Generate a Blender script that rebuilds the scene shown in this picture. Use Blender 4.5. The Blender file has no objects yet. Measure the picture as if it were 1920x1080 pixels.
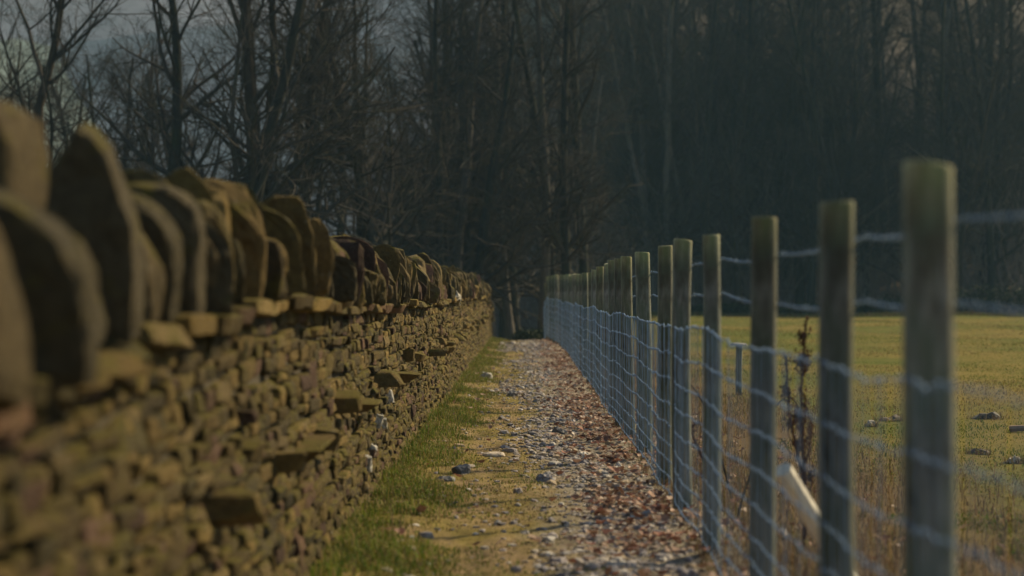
import bpy, math, random
import numpy as np
from mathutils import Vector, Euler
R = math.radians
C = bpy.context.scene.collection
scene = bpy.context.scene

# ------------------------------------------------------------------ camera
cam_d = bpy.data.cameras.new('camera')
cam = bpy.data.objects.new('camera', cam_d)
C.objects.link(cam)
cam_d.lens = 75.0
cam_d.sensor_width = 36.0
cam_d.clip_start = 0.05
cam_d.clip_end = 3000
cam.location = (0, 0, 1.1)
cam.rotation_euler = (R(90) + 10 / 4000, 0, 25 / 4000)
cam_d.dof.use_dof = True
cam_d.dof.focus_distance = 16.5
cam_d.dof.aperture_fstop = 2.5
scene.camera = cam

# ------------------------------------------------------------------ sky, sun, exposure
SUN_AZ, SUN_EL = R(52), R(40)          # azimuth from +Y (path direction) towards +X (field)
world = bpy.data.worlds.new('World')
scene.world = world
world.use_nodes = True
wn = world.node_tree
bgn = wn.nodes['Background']
skyn = wn.nodes.new('ShaderNodeTexSky')
skyn.sky_type = 'NISHITA'
skyn.sun_disc = False
skyn.sun_elevation = SUN_EL
skyn.sun_rotation = SUN_AZ
skyn.air_density = 1.2
skyn.dust_density = 0.6
wn.links.new(skyn.outputs[0], bgn.inputs[0])
bgn.inputs[1].default_value = 0.06
sun_d = bpy.data.lights.new('sun', 'SUN')
sun = bpy.data.objects.new('sun', sun_d)
C.objects.link(sun)
sun_d.energy = 4.2
sun_d.angle = R(3.0)
sun_d.color = (1.0, 0.80, 0.48)
sdir = Vector((math.sin(SUN_AZ) * math.cos(SUN_EL), math.cos(SUN_AZ) * math.cos(SUN_EL), math.sin(SUN_EL)))
sun.rotation_euler = sdir.to_track_quat('Z', 'Y').to_euler()
sun.location = (20, 10, 30)
scene.view_settings.view_transform = 'Standard'
scene.view_settings.look = 'None'
scene.view_settings.exposure = 0.6
scene.view_settings.gamma = 1.0

# ------------------------------------------------------------------ helpers
rng = np.random.default_rng(7)
random.seed(7)


def tag(o, label=None, cat=None, group=None, kind=None):
    if label: o['label'] = label
    if cat: o['category'] = cat
    if group: o['group'] = group
    if kind: o['kind'] = kind
    return o


def empty(name, loc=(0, 0, 0), rz=0.0):
    o = bpy.data.objects.new(name, None)
    C.objects.link(o)
    o.location = loc
    o.rotation_euler = (0, 0, rz)
    o.empty_display_size = 0.2
    return o


class MB:
    """collects vertices, faces (tri and quad arrays) and per-vertex colours of ONE mesh"""
    def __init__(s):
        s.v, s.f, s.c, s.n = [], [], [], 0

    def add(s, v, faces, col=None):
        v = np.asarray(v, dtype=np.float32).reshape(-1, 3)
        for f in (faces if isinstance(faces, (list, tuple)) else [faces]):
            s.f.append(np.asarray(f, dtype=np.int32) + s.n)
        s.v.append(v)
        if col is None: col = (1, 1, 1)
        c = np.asarray(col, dtype=np.float32)
        if c.ndim == 1: c = np.tile(c, (len(v), 1))
        s.c.append(c)
        s.n += len(v)

    def mesh(s, name, mat, smooth=False):
        me = bpy.data.meshes.new(name)
        v = np.concatenate(s.v)
        me.vertices.add(len(v))
        me.vertices.foreach_set('co', v.ravel())
        starts, idx, k = [], [], 0
        for f in s.f:
            m = f.shape[1]
            idx.append(f.ravel())
            starts.append(np.arange(len(f)) * m + k)
            k += f.size
        idx = np.concatenate(idx)
        starts = np.concatenate(starts)
        me.loops.add(len(idx))
        me.loops.foreach_set('vertex_index', idx)
        me.polygons.add(len(starts))
        me.polygons.foreach_set('loop_start', starts.astype(np.int32))
        me.polygons.foreach_set('use_smooth', np.full(len(starts), smooth, dtype=bool))
        a = me.color_attributes.new('Col', 'FLOAT_COLOR', 'POINT')
        c = np.concatenate(s.c)
        a.data.foreach_set('color', np.concatenate([c, np.ones((len(c), 1), np.float32)], 1).ravel())
        me.update(calc_edges=True)
        me.validate()
        me.materials.append(mat)
        return me

    def build(s, name, mat, parent=None, smooth=False, loc=None):
        o = bpy.data.objects.new(name, s.mesh(name, mat, smooth))
        C.objects.link(o)
        if parent: o.parent = parent
        if loc is not None: o.location = loc
        return o


def waves(p, seed, freq, n=7):
    """smooth pseudo-noise in about -1..1 at points p (N,3)"""
    r = np.random.default_rng(seed)
    k = r.normal(size=(n, 3)) * freq
    ph = r.uniform(0, 6.283, n)
    return np.sin(p @ k.T + ph).sum(1) / math.sqrt(n)


def sstep(a, b, x):
    t = np.clip((np.asarray(x, dtype=float) - a) / (b - a), 0, 1)
    return t * t * (3 - 2 * t)


def tubes(mb, P, Rd, sides, col=(1, 1, 1), cap=False):
    """many polylines of the same length: P (N,K,3), Rd (N,K)"""
    P = np.asarray(P, dtype=float)
    N, K, _ = P.shape
    Rd = np.broadcast_to(np.asarray(Rd, dtype=float), (N, K))
    T = np.gradient(P, axis=1)
    T /= np.linalg.norm(T, axis=2, keepdims=True) + 1e-9
    mean = np.abs(T[:, :, 2]).mean(1)
    ref = np.where((mean < 0.75)[:, None], np.array([[0, 0, 1.0]]), np.array([[1.0, 0.1, 0]]))[:, None, :]
    U = np.cross(T, np.broadcast_to(ref, T.shape))
    U /= np.linalg.norm(U, axis=2, keepdims=True) + 1e-9
    V = np.cross(T, U)
    a = np.arange(sides) / sides * 2 * math.pi
    ring = (U[:, :, None, :] * np.cos(a)[None, None, :, None] + V[:, :, None, :] * np.sin(a)[None, None, :, None])
    v = P[:, :, None, :] + ring * Rd[:, :, None, None]
    base = (np.arange(N) * K * sides)[:, None, None]
    i = (np.arange(K - 1) * sides)[None, :, None]
    j = np.arange(sides)[None, None, :]
    j2 = (j + 1) % sides
    f = np.stack([base + i + j, base + i + j2, base + i + sides + j2, base + i + sides + j], -1).reshape(-1, 4)
    c = np.asarray(col, dtype=float)
    if c.ndim == 2: c = np.repeat(c, K * sides, axis=0)
    fs = [f]
    if cap:
        fs.append((np.arange(N) * K * sides)[:, None] + np.arange(sides)[None, ::-1])
        fs.append((np.arange(N) * K * sides + (K - 1) * sides)[:, None] + np.arange(sides)[None, :])
    mb.add(v.reshape(-1, 3), fs, c)


def cube_template(n, k):
    """rounded cube surface with n cells along each edge"""
    vid, vs, fs = {}, [], []
    g = np.linspace(-1, 1, n + 1)

    def vert(p):
        key = tuple(round(q, 5) for q in p)
        if key not in vid:
            vid[key] = len(vs)
            vs.append(p)
        return vid[key]
    for ax in range(3):
        for sgn in (-1, 1):
            for i in range(n):
                for j in range(n):
                    q = []
                    for (a, b) in ((i, j), (i + 1, j), (i + 1, j + 1), (i, j + 1)):
                        p = [0, 0, 0]
                        p[ax] = sgn
                        p[(ax + 1) % 3] = g[a]
                        p[(ax + 2) % 3] = g[b]
                        q.append(vert(p))
                    fs.append(q if sgn > 0 else q[::-1])
    v = np.array(vs)
    v = v / (np.abs(v) ** k).sum(1, keepdims=True) ** (1 / k)
    return v, np.array(fs)


T4, F4 = cube_template(5, 14.0)
T3, F3 = cube_template(3, 8.0)
T6, F6 = cube_template(9, 14.0)
TP, FP = cube_template(2, 2.6)
TB, FB = cube_template(6, 2.8)


def rot_small(v, a, b, c):
    e = Euler((a, b, c)).to_matrix()
    return v @ np.array(e).T


def chip(v, r, n, lo, hi):
    """cut v by n random planes so that broken flat facets appear"""
    c = v.mean(0)
    e = np.abs(v - c).max(0)
    w = (v - c) / e
    for _ in range(n):
        d = r.normal(size=3)
        d /= np.linalg.norm(d)
        s = w @ d
        lim = s.max() * r.uniform(lo, hi)
        w = w - np.clip(s - lim, 0, None)[:, None] * d * 0.92
    return w * e + c


def stone_verts(tpl, half, seed, rough=0.06, tilt=0.06, cuts=5, lo=0.74, push=0.10):
    r = np.random.default_rng(seed)
    v = tpl * np.asarray(half)
    # uneven corners: each of the eight octants is pushed on its own
    for _ in range(3):
        d = r.normal(size=3)
        d /= np.linalg.norm(d)
        s = (tpl @ d)
        v = v * (1 + push * r.normal() * s[:, None] * np.array([1, 1, 0.7]))
    v = chip(v, r, cuts, lo, 0.97)
    m = min(half)
    q = tpl * np.asarray(half) / max(half)
    v = v + rough * m * np.stack([waves(q, seed + k, 3.3) for k in range(3)], 1)
    v = v + rough * 0.5 * m * np.stack([waves(q, seed + 5 + k, 8.0) for k in range(3)], 1)
    return rot_small(v, *(r.normal(size=3) * tilt))


# ------------------------------------------------------------------ materials
def mat_base(name):
    m = bpy.data.materials.new(name)
    m.use_nodes = True
    nt = m.node_tree
    return m, nt, nt.nodes['Principled BSDF']


def N(nt, t, **kw):
    n = nt.nodes.new(t)
    for k, v in kw.items():
        if k in n.inputs: n.inputs[k].default_value = v
        else: setattr(n, k, v)
    return n


def noise(nt, vec, scale, detail=4, rough=0.6):
    n = N(nt, 'ShaderNodeTexNoise')
    n.inputs['Scale'].default_value = scale
    n.inputs['Detail'].default_value = detail
    n.inputs['Roughness'].default_value = rough
    if vec is not None: nt.links.new(vec, n.inputs['Vector'])
    return n.outputs['Fac']


def ramp(nt, fac, stops):
    n = N(nt, 'ShaderNodeValToRGB')
    el = n.color_ramp.elements
    while len(el) < len(stops): el.new(0.5)
    for e, (p, c) in zip(el, stops):
        e.position = p
        e.color = (c[0], c[1], c[2], 1) if hasattr(c, '__len__') else (c, c, c, 1)
    nt.links.new(fac, n.inputs[0])
    return n.outputs[0]


def mix(nt, fac, a, b, mode='MIX'):
    n = N(nt, 'ShaderNodeMix', data_type='RGBA', blend_type=mode)
    for s, i in ((fac, 0), (a, 6), (b, 7)):
        if isinstance(s, bpy.types.NodeSocket): nt.links.new(s, n.inputs[i])
        else: n.inputs[i].default_value = s if i == 0 else (s[0], s[1], s[2], 1)
    return n.outputs[2]


def bump(nt, b, h, strength, dist):
    n = N(nt, 'ShaderNodeBump')
    n.inputs['Strength'].default_value = strength
    n.inputs['Distance'].default_value = dist
    nt.links.new(h, n.inputs['Height'])
    nt.links.new(n.outputs[0], b.inputs['Normal'])


def geom_pos(nt):
    return N(nt, 'ShaderNodeNewGeometry').outputs['Position']


def vcol(nt):
    return N(nt, 'ShaderNodeVertexColor', layer_name='Col').outputs['Color']


def scaled(nt, vec, s):
    n = N(nt, 'ShaderNodeMapping')
    nt.links.new(vec, n.inputs['Vector'])
    n.inputs['Scale'].default_value = s
    return n.outputs[0]


def stone_material(name, moss=0.5, strata=(1, 1, 1)):
    m, nt, b = mat_base(name)
    p = geom_pos(nt)
    c = vcol(nt)
    c = mix(nt, 1.0, c, ramp(nt, noise(nt, p, 34, 6, 0.7), [(0.25, 0.45), (0.55, 1.0), (0.8, 1.35)]), 'MULTIPLY')
    # moss and lichen, more of it on faces that look up
    sep = N(nt, 'ShaderNodeSeparateXYZ')
    nt.links.new(N(nt, 'ShaderNodeNewGeometry').outputs['Normal'], sep.inputs[0])
    ma = N(nt, 'ShaderNodeMath', operation='MULTIPLY_ADD')
    nt.links.new(sep.outputs[2], ma.inputs[0])
    ma.inputs[1].default_value = 0.16
    nt.links.new(noise(nt, p, 7, 5, 0.65), ma.inputs[2])
    f = ramp(nt, ma.outputs[0], [(0.66 - 0.2 * moss, 0), (0.78 - 0.16 * moss, 0.85)])
    moss_c = mix(nt, noise(nt, p, 60, 3), (0.06, 0.06, 0.008), (0.21, 0.165, 0.022))
    c = mix(nt, f, c, moss_c)
    li = ramp(nt, noise(nt, scaled(nt, p, (1, 1, 1)), 19, 3, 0.5), [(0.69, 0), (0.74, 0.5)])
    c = mix(nt, li, c, (0.36, 0.33, 0.24))
    nt.links.new(c, b.inputs['Base Color'])
    b.inputs['Roughness'].default_value = 0.9
    b.inputs['Specular IOR Level'].default_value = 0.2
    bump(nt, b, noise(nt, scaled(nt, p, strata), 38, 8, 0.78), 1.0, 0.03)
    return m


M_STONE = stone_material('weathered_sandstone', 0.55)
M_COPE = stone_material('coping_sandstone', 0.4, (0.8, 2.2, 0.45))

m, nt, b = mat_base('wall_core_rubble')
b.inputs['Base Color'].default_value = (0.06, 0.045, 0.022, 1)
b.inputs['Roughness'].default_value = 1
M_CORE = m

# green-grey treated softwood
m, nt, b = mat_base('weathered_post_wood')
tc = N(nt, 'ShaderNodeTexCoord').outputs['Object']
g1 = noise(nt, scaled(nt, tc, (1, 1, 0.06)), 60, 6, 0.7)
g2 = noise(nt, scaled(nt, tc, (1, 1, 0.35)), 11, 4, 0.6)
c = ramp(nt, g1, [(0.28, (0.07, 0.076, 0.07)), (0.5, (0.22, 0.22, 0.195)), (0.72, (0.42, 0.40, 0.34))])
c = mix(nt, ramp(nt, g2, [(0.40, 0), (0.60, 0.85)]), c, (0.095, 0.12, 0.075))
c = mix(nt, ramp(nt, noise(nt, scaled(nt, tc, (1, 1, 0.5)), 6, 4), [(0.50, 0), (0.64, 0.75)]), c, (0.07, 0.055, 0.04))
c = mix(nt, 1.0, c, vcol(nt), 'MULTIPLY')
nt.links.new(c, b.inputs['Base Color'])
b.inputs['Roughness'].default_value = 0.82
b.inputs['Specular IOR Level'].default_value = 0.25
kn = ramp(nt, noise(nt, scaled(nt, tc, (1.0, 1.0, 0.55)), 15, 2, 0.4), [(0.66, 1.0), (0.72, 0.35)])
old = b.inputs['Base Color'].links[0].from_socket
nt.links.new(mix(nt, 1.0, old, kn, 'MULTIPLY'), b.inputs['Base Color'])
b.inputs['Sheen Weight'].default_value = 0.5
b.inputs['Sheen Roughness'].default_value = 0.35
b.inputs['Sheen Tint'].default_value = (0.95, 0.95, 0.7, 1)
bump(nt, b, g1, 0.9, 0.008)
M_POST = m

m, nt, b = mat_base('fresh_cut_wood')
tc = N(nt, 'ShaderNodeTexCoord').outputs['Object']
c = ramp(nt, noise(nt, scaled(nt, tc, (1, 1, 0.1)), 70, 5), [(0.3, (0.74, 0.66, 0.52)), (0.7, (0.88, 0.82, 0.70))])
nt.links.new(c, b.inputs['Base Color'])
b.inputs['Roughness'].default_value = 0.7
M_FRESH = m

m, nt, b = mat_base('galvanised_wire')
b.inputs['Base Color'].default_value = (0.18, 0.28, 0.43, 1)
b.inputs['Metallic'].default_value = 0.4
b.inputs['Roughness'].default_value = 0.5
M_WIRE = m


def bark(name, dark, light, moss):
    m, nt, b = mat_base(name)
    tc = N(nt, 'ShaderNodeTexCoord').outputs['Object']
    n1 = noise(nt, scaled(nt, tc, (1, 1, 0.25)), 9, 5, 0.7)
    c = ramp(nt, n1, [(0.3, dark), (0.7, light)])
    c = mix(nt, ramp(nt, noise(nt, tc, 1.3, 3), [(0.52, 0), (0.7, 0.6)]), c, moss)
    nt.links.new(c, b.inputs['Base Color'])
    b.inputs['Roughness'].default_value = 0.95
    b.inputs['Specular IOR Level'].default_value = 0.1
    bump(nt, b, n1, 0.8, 0.03)
    return m


M_BARK = bark('dark_bark', (0.022, 0.022, 0.019), (0.06, 0.056, 0.045), (0.04, 0.048, 0.018))
M_BARK_BROWN = bark('brown_bark', (0.03, 0.024, 0.018), (0.075, 0.058, 0.042), (0.05, 0.05, 0.02))
M_BARK_GREY = bark('pale_grey_bark', (0.07, 0.064, 0.056), (0.17, 0.148, 0.125), (0.09, 0.095, 0.05))
M_TWIG = bark('twig_bark', (0.04, 0.036, 0.03), (0.09, 0.076, 0.064), (0.055, 0.062, 0.036))
M_BRUSH = bark('thicket_twigs', (0.13, 0.11, 0.10), (0.28, 0.23, 0.20), (0.15, 0.15, 0.10))
M_PALE = bark('stripped_dead_wood', (0.2, 0.14, 0.10), (0.34, 0.25, 0.18), (0.2, 0.17, 0.1))


def leafy(name, rough=0.75, trans=0.25):
    m, nt, b = mat_base(name)
    c = vcol(nt)
    c = mix(nt, 1.0, c, ramp(nt, noise(nt, geom_pos(nt), 3.0, 3), [(0.3, 0.65), (0.7, 1.25)]), 'MULTIPLY')
    nt.links.new(c, b.inputs['Base Color'])
    b.inputs['Roughness'].default_value = rough
    b.inputs['Specular IOR Level'].default_value = 0.15
    if trans:
        t = N(nt, 'ShaderNodeBsdfTranslucent')
        nt.links.new(c, t.inputs['Color'])
        ms = N(nt, 'ShaderNodeMixShader')
        ms.inputs[0].default_value = trans
        nt.links.new(b.outputs[0], ms.inputs[1])
        nt.links.new(t.outputs[0], ms.inputs[2])
        nt.links.new(ms.outputs[0], nt.nodes['Material Output'].inputs['Surface'])
    return m


M_GRASS = leafy('grass_blades')
M_LEAF = leafy('dead_leaves', 0.6, 0.15)
M_PEBBLE = None
m, nt, b = mat_base('pebbles')
c = mix(nt, 1.0, vcol(nt), ramp(nt, noise(nt, geom_pos(nt), 60, 4), [(0.3, 0.6), (0.7, 1.2)]), 'MULTIPLY')
nt.links.new(c, b.inputs['Base Color'])
b.inputs['Roughness'].default_value = 0.75
M_PEBBLE = m

# ground: leaf-littered under the trees, mown-short pasture on the field side
m, nt, b = mat_base('meadow_and_woodland_soil')
p = geom_pos(nt)
sx = N(nt, 'ShaderNodeSeparateXYZ')
nt.links.new(p, sx.inputs[0])
field = mix(nt, ramp(nt, noise(nt, scaled(nt, p, (1, 0.5, 1)), 0.28, 5, 0.6), [(0.42, 0), (0.6, 1)]), (0.09, 0.12, 0.02), (0.22, 0.17, 0.045))
field = mix(nt, ramp(nt, noise(nt, p, 9, 5, 0.7), [(0.35, 0), (0.75, 0.6)]), field, (0.24, 0.18, 0.07))
litter = mix(nt, noise(nt, p, 1.2, 6, 0.7), (0.08, 0.062, 0.045), (0.17, 0.135, 0.10))


def mapr(nt, v, a, b_):
    n = N(nt, 'ShaderNodeMapRange')
    nt.links.new(v, n.inputs[0])
    n.inputs[1].default_value = a
    n.inputs[2].default_value = b_
    return n.outputs[0]


wob = N(nt, 'ShaderNodeMath', operation='MULTIPLY_ADD')
nt.links.new(noise(nt, p, 0.9, 4), wob.inputs[0])
wob.inputs[1].default_value = 2.2
nt.links.new(sx.outputs[0], wob.inputs[2])
strip = mix(nt, noise(nt, p, 5, 5, 0.7), (0.12, 0.075, 0.04), (0.20, 0.15, 0.075))
c = mix(nt, mapr(nt, wob.outputs[0], 3.0, 4.2), strip, field)
c = mix(nt, mapr(nt, sx.outputs[0], -1.2, -0.6), (0.07, 0.075, 0.02), c)
c = mix(nt, mapr(nt, sx.outputs[1], 86, 90), c, litter)
nt.links.new(c, b.inputs['Base Color'])
b.inputs['Roughness'].default_value = 1
b.inputs['Specular IOR Level'].default_value = 0.05
bump(nt, b, noise(nt, p, 14, 6, 0.7), 0.8, 0.06)
M_GROUND = m

m, nt, b = mat_base('trodden_earth_path')
p = geom_pos(nt)
sx = N(nt, 'ShaderNodeSeparateXYZ')
nt.links.new(p, sx.inputs[0])
earth = mix(nt, noise(nt, p, 3.5, 6, 0.7), (0.26, 0.17, 0.075), (0.50, 0.37, 0.20))
mossy = mix(nt, noise(nt, p, 22, 4, 0.7), (0.20, 0.165, 0.025), (0.38, 0.29, 0.09))
c = mix(nt, ramp(nt, noise(nt, scaled(nt, p, (1.6, 0.6, 1)), 1.6, 4, 0.6), [(0.40, 0), (0.58, 0.9)]), earth, mossy)
grit = mix(nt, noise(nt, p, 55, 4, 0.8), (0.18, 0.16, 0.14), (0.58, 0.51, 0.42))
wob = N(nt, 'ShaderNodeMath', operation='MULTIPLY_ADD')
nt.links.new(noise(nt, scaled(nt, p, (2, 0.7, 1)), 1.4, 5, 0.65), wob.inputs[0])
wob.inputs[1].default_value = 0.9
nt.links.new(sx.outputs[0], wob.inputs[2])
c = mix(nt, ramp(nt, mapr(nt, wob.outputs[0], 0.45, 0.75), [(0, 0), (1, 0.8)]), c, grit)
nt.links.new(c, b.inputs['Base Color'])
b.inputs['Roughness'].default_value = 0.95
b.inputs['Specular IOR Level'].default_value = 0.15
c2 = mix(nt, 1.0, c, ramp(nt, noise(nt, p, 38, 6, 0.75), [(0.3, 0.5), (0.5, 1.0), (0.72, 1.5)]), 'MULTIPLY')
c2 = mix(nt, 1.0, c2, ramp(nt, noise(nt, scaled(nt, p, (1.5, 0.5, 1)), 2.6, 5, 0.7), [(0.3, 0.45), (0.5, 0.95), (0.7, 1.25)]), 'MULTIPLY')
nt.links.new(c2, b.inputs['Base Color'])
bump(nt, b, noise(nt, p, 45, 7, 0.75), 1.0, 0.035)
M_PATH = m

m, nt, b = mat_base('distant_moor_and_fields')
p = geom_pos(nt)
vo = N(nt, 'ShaderNodeTexVoronoi')
nt.links.new(scaled(nt, p, (0.016, 0.010, 0.026)), vo.inputs['Vector'])
vo.inputs['Scale'].default_value = 1.0
sc_ = N(nt, 'ShaderNodeSeparateColor')
nt.links.new(vo.outputs['Color'], sc_.inputs[0])
c = ramp(nt, sc_.outputs[0], [(0.0, (0.17, 0.18, 0.23)), (0.35, (0.24, 0.24, 0.29)), (0.42, (0.55, 0.60, 0.42)), (0.62, (0.72, 0.74, 0.6)), (0.68, (0.25, 0.22, 0.27)), (1.0, (0.32, 0.31, 0.36))])
c = mix(nt, 1.0, c, ramp(nt, noise(nt, p, 0.06, 6, 0.7), [(0.3, 0.35), (0.7, 0.9)]), 'MULTIPLY')
nt.links.new(c, b.inputs['Base Color'])
b.inputs['Roughness'].default_value = 1
b.inputs['Specular IOR Level'].default_value = 0
M_HILL = m


# ------------------------------------------------------------------ terrain
def ground_h(x, y):
    x = np.asarray(x, dtype=float)
    y = np.asarray(y, dtype=float)
    w = 1 - sstep(1.2, 5.0, x)                              # corridor of the path and everything left of it
    drop = np.clip(y - 49.5, 0, 34) * 0.05
    z = -w * drop
    z = z + (1 - w) * 0.20 * sstep(35, 88, y)
    z = z + 0.04 * np.sin(x * 0.55 + y * 0.21) * sstep(1.4, 4, x) * (1 - sstep(85, 95, y))
    hill = np.clip(y - 93, 0, 100) * 0.34 * (1 - sstep(196, 250, y))
    z = z + hill * sstep(-5 - 0.05 * (y - 90), 3, x + 2.0 * np.sin(y * 0.07))
    z = z - 2.0 * sstep(60, 110, y) * (1 - sstep(-12, -2, x))
    return z


def h1(x, y): return float(ground_h(x, y))


u = np.linspace(-1, 1, 150)
gx = np.sign(u) * (np.abs(u) ** 2.6) * 420 + u * 6
u = np.linspace(0, 1, 210)
gy = -30 + u * 150 + u ** 5 * 480
X, Y = np.meshgrid(gx, gy, indexing='ij')
Z = ground_h(X, Y) - 0.06 * (1 - sstep(0.75, 1.0, np.abs(X - 0.05))) * (1 - sstep(54, 57, Y))
idx = np.arange(X.size).reshape(X.shape)
F = np.stack([idx[:-1, :-1], idx[1:, :-1], idx[1:, 1:], idx[:-1, 1:]], -1).reshape(-1, 4)
mb = MB()
mb.add(np.stack([X, Y, Z], -1), F)
tag(mb.build('ground', M_GROUND, smooth=True), kind='structure')

px_ = np.arange(-0.86, 0.98, 0.035)
py_ = np.arange(0.5, 56, 0.07)
X, Y = np.meshgrid(px_, py_, indexing='ij')
P3 = np.stack([X.ravel(), Y.ravel(), 0 * X.ravel()], 1)
bmp = 0.008 * waves(P3, 3, 5.0) + 0.006 * waves(P3, 4, 14.0) + 0.003 * waves(P3, 5, 40.0)
edge = 0.03 * sstep(0.35, 0.8, np.abs(X - 0.05))


def path_h(x, y):
    x = np.asarray(x, dtype=float); y = np.asarray(y, dtype=float)
    q = np.stack([x.ravel(), y.ravel(), 0 * x.ravel()], 1)
    bb = (0.008 * waves(q, 3, 5.0) + 0.006 * waves(q, 4, 14.0)).reshape(x.shape)
    return ground_h(x, y) + 0.004 + bb + 0.03 * sstep(0.35, 0.8, np.abs(x - 0.05))


Z = ground_h(X, Y) + 0.004 + bmp.reshape(X.shape) + edge
idx = np.arange(X.size).reshape(X.shape)
F = np.stack([idx[:-1, :-1], idx[1:, :-1], idx[1:, 1:], idx[:-1, 1:]], -1).reshape(-1, 4)
mb = MB()
mb.add(np.stack([X, Y, Z], -1), F)
tag(mb.build('path', M_PATH, smooth=True), kind='structure')

# hill on the far side of the valley, left
gx = np.linspace(-420, 160, 90)
gy = np.linspace(250, 620, 60)
X, Y = np.meshgrid(gx, gy, indexing='ij')
P3 = np.stack([X.ravel(), Y.ravel(), 0 * X.ravel()], 1)
ridge = 140 - 0.03 * (X + 120) + 7 * waves(P3, 21, 0.02).reshape(X.shape)
Z = -6 + ridge * sstep(250, 600, Y) + 2 * waves(P3, 22, 0.05).reshape(X.shape)
idx = np.arange(X.size).reshape(X.shape)
F = np.stack([idx[:-1, :-1], idx[1:, :-1], idx[1:, 1:], idx[:-1, 1:]], -1).reshape(-1, 4)
mb = MB()
mb.add(np.stack([X, Y, Z], -1), F)
tag(mb.build('far_hill', M_HILL, smooth=True), kind='structure')

# ------------------------------------------------------------------ dry stone wall
PAL = np.array([(0.20, 0.135, 0.045), (0.15, 0.105, 0.035), (0.24, 0.165, 0.055), (0.12, 0.09, 0.04), (0.16, 0.095, 0.062),
                (0.10, 0.08, 0.035), (0.22, 0.16, 0.07), (0.16, 0.12, 0.04)])


def scol(r): return PAL[r.integers(len(PAL))] * r.uniform(0.5, 1.3)


def wall_line(y):
    """x of the foot of the wall's path-side face"""
    return -0.80 + 0.015 * math.sin(y * 0.35) + 0.05 * float(1 - sstep(2.5, 5.5, y)) - 0.10 * float(sstep(44, 60, y))


def wall_foot(y): return h1(-0.9, y) - 0.05


def cover_z(y):
    """top of the cover course above the ground"""
    z = np.interp(y, [2.0, 3.4, 4.5, 5.6, 6.8, 8.5, 12, 20, 40, 62], [0.93, 0.955, 0.99, 1.05, 1.09, 1.07, 1.04, 1.04, 1.06, 0.85])
    return float(z) + h1(-0.9, y) + 0.012 * math.sin(y * 1.7) + 0.008 * math.sin(y * 4.1)


wall = empty('dry_stone_wall', (0, 0, 0))
tag(wall, 'old mossy brown dry stone wall with upright coping stones running along the left side of the path', 'wall')

WY0, WY1 = 2.2, 60.0
ys = np.arange(WY0, WY1 + 0.5, 0.5)
mb = MB()
prof = []
for y in ys:
    xf, zb, zt = wall_line(y), wall_foot(y) - 0.2, cover_z(y) - 0.03
    prof.append([(xf - 0.032, y, zb), (xf - 0.105, y, zt), (xf - 0.44, y, zt), (xf - 0.56, y, zb)])
prof = np.array(prof)
n = len(ys)
base = (np.arange(n - 1) * 4)[:, None]
fs = [np.stack([base[:, 0] + k, base[:, 0] + (k + 1) % 4, base[:, 0] + 4 + (k + 1) % 4, base[:, 0] + 4 + k], 1) for k in range(4)]
fs.append(np.array([[0, 3, 2, 1], [4 * n - 4, 4 * n - 3, 4 * n - 2, 4 * n - 1]]))
mb.add(prof.reshape(-1, 3), fs)
mb.build('rubble_core', M_CORE, wall)

r = np.random.default_rng(11)
mb = MB()
sid = 1000
zf = 0.0
course = 0
while zf < 0.985:
    hgt = r.uniform(0.028, 0.062)
    y = WY0 + r.uniform(0, 0.2)
    while y < WY1:
        L = r.uniform(0.07, 0.22) if r.random() < 0.85 else r.uniform(0.22, 0.34)
        yc = y + L / 2
        top = cover_z(yc) - 0.05 - wall_foot(yc)
        k = top / 1.03
        z0 = wall_foot(yc) + zf * k + 0.014 * math.sin(yc * 1.3 + course * 1.7)
        hh = hgt * k
        parts = [(z0, hh)]
        if hh > 0.07 and r.random() < 0.25:
            s = r.uniform(0.35, 0.65)
            parts = [(z0, hh * s), (z0 + hh * s, hh * (1 - s))]
        elif r.random() < 0.1:
            parts = [(z0, hh * r.uniform(1.3, 2.0))]
        for (za, hb) in parts:
            zc = za + hb / 2
            out = r.normal(0, 0.006) + (0.016 if r.random() < 0.07 else 0)
            dep = 0.12
            xf = wall_line(yc) - 0.075 * (zc - wall_foot(yc))
            half = (dep, L / 2 * 1.01, hb / 2 * r.uniform(0.97, 1.08))
            sid += 11
            tpl, fc = (T4, F4) if yc < 19 else (T3, F3)
            v = stone_verts(tpl, half, sid, 0.13, 0.012, 3, 0.86, 0.04)
            mb.add(v + np.array([xf - dep + out, yc, zc]), fc, scol(r))
        y += L + r.uniform(0, 0.006)
    zf += hgt
    course += 1
# the far face and ends: rougher, seldom seen
zf = 0.0
while zf < 0.97:
    hgt = r.uniform(0.09, 0.15)
    y = WY0
    while y < WY1:
        L = r.uniform(0.2, 0.5)
        yc = y + L / 2
        zc = wall_foot(yc) + (zf + hgt / 2) * (cover_z(yc) - 0.05 - wall_foot(yc)) / 1.03
        sid += 11
        v = stone_verts(T3, (0.1, L / 2, hgt / 2), sid, 0.10, 0.05)
        mb.add(v + np.array([wall_line(yc) - 0.52 + 0.09 * (zc - wall_foot(yc)), yc, zc]), F3, scol(r))
        y += L
    zf += hgt
for yend in (WY0 - 0.02, WY1 + 0.02):
    for kz in range(9):
        for kx in range(2):
            sid += 11
            zc = wall_foot(yend) + 0.06 + kz * 0.11 * (cover_z(yend) - wall_foot(yend)) / 1.0
            v = stone_verts(T3, (0.12, 0.08, 0.055), sid, 0.1, 0.05)
            mb.add(v + np.array([wall_line(yend) - 0.2 - kx * 0.22, yend, zc]), F3, scol(r))
mb.build('wall_face', M_STONE, wall)

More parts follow.
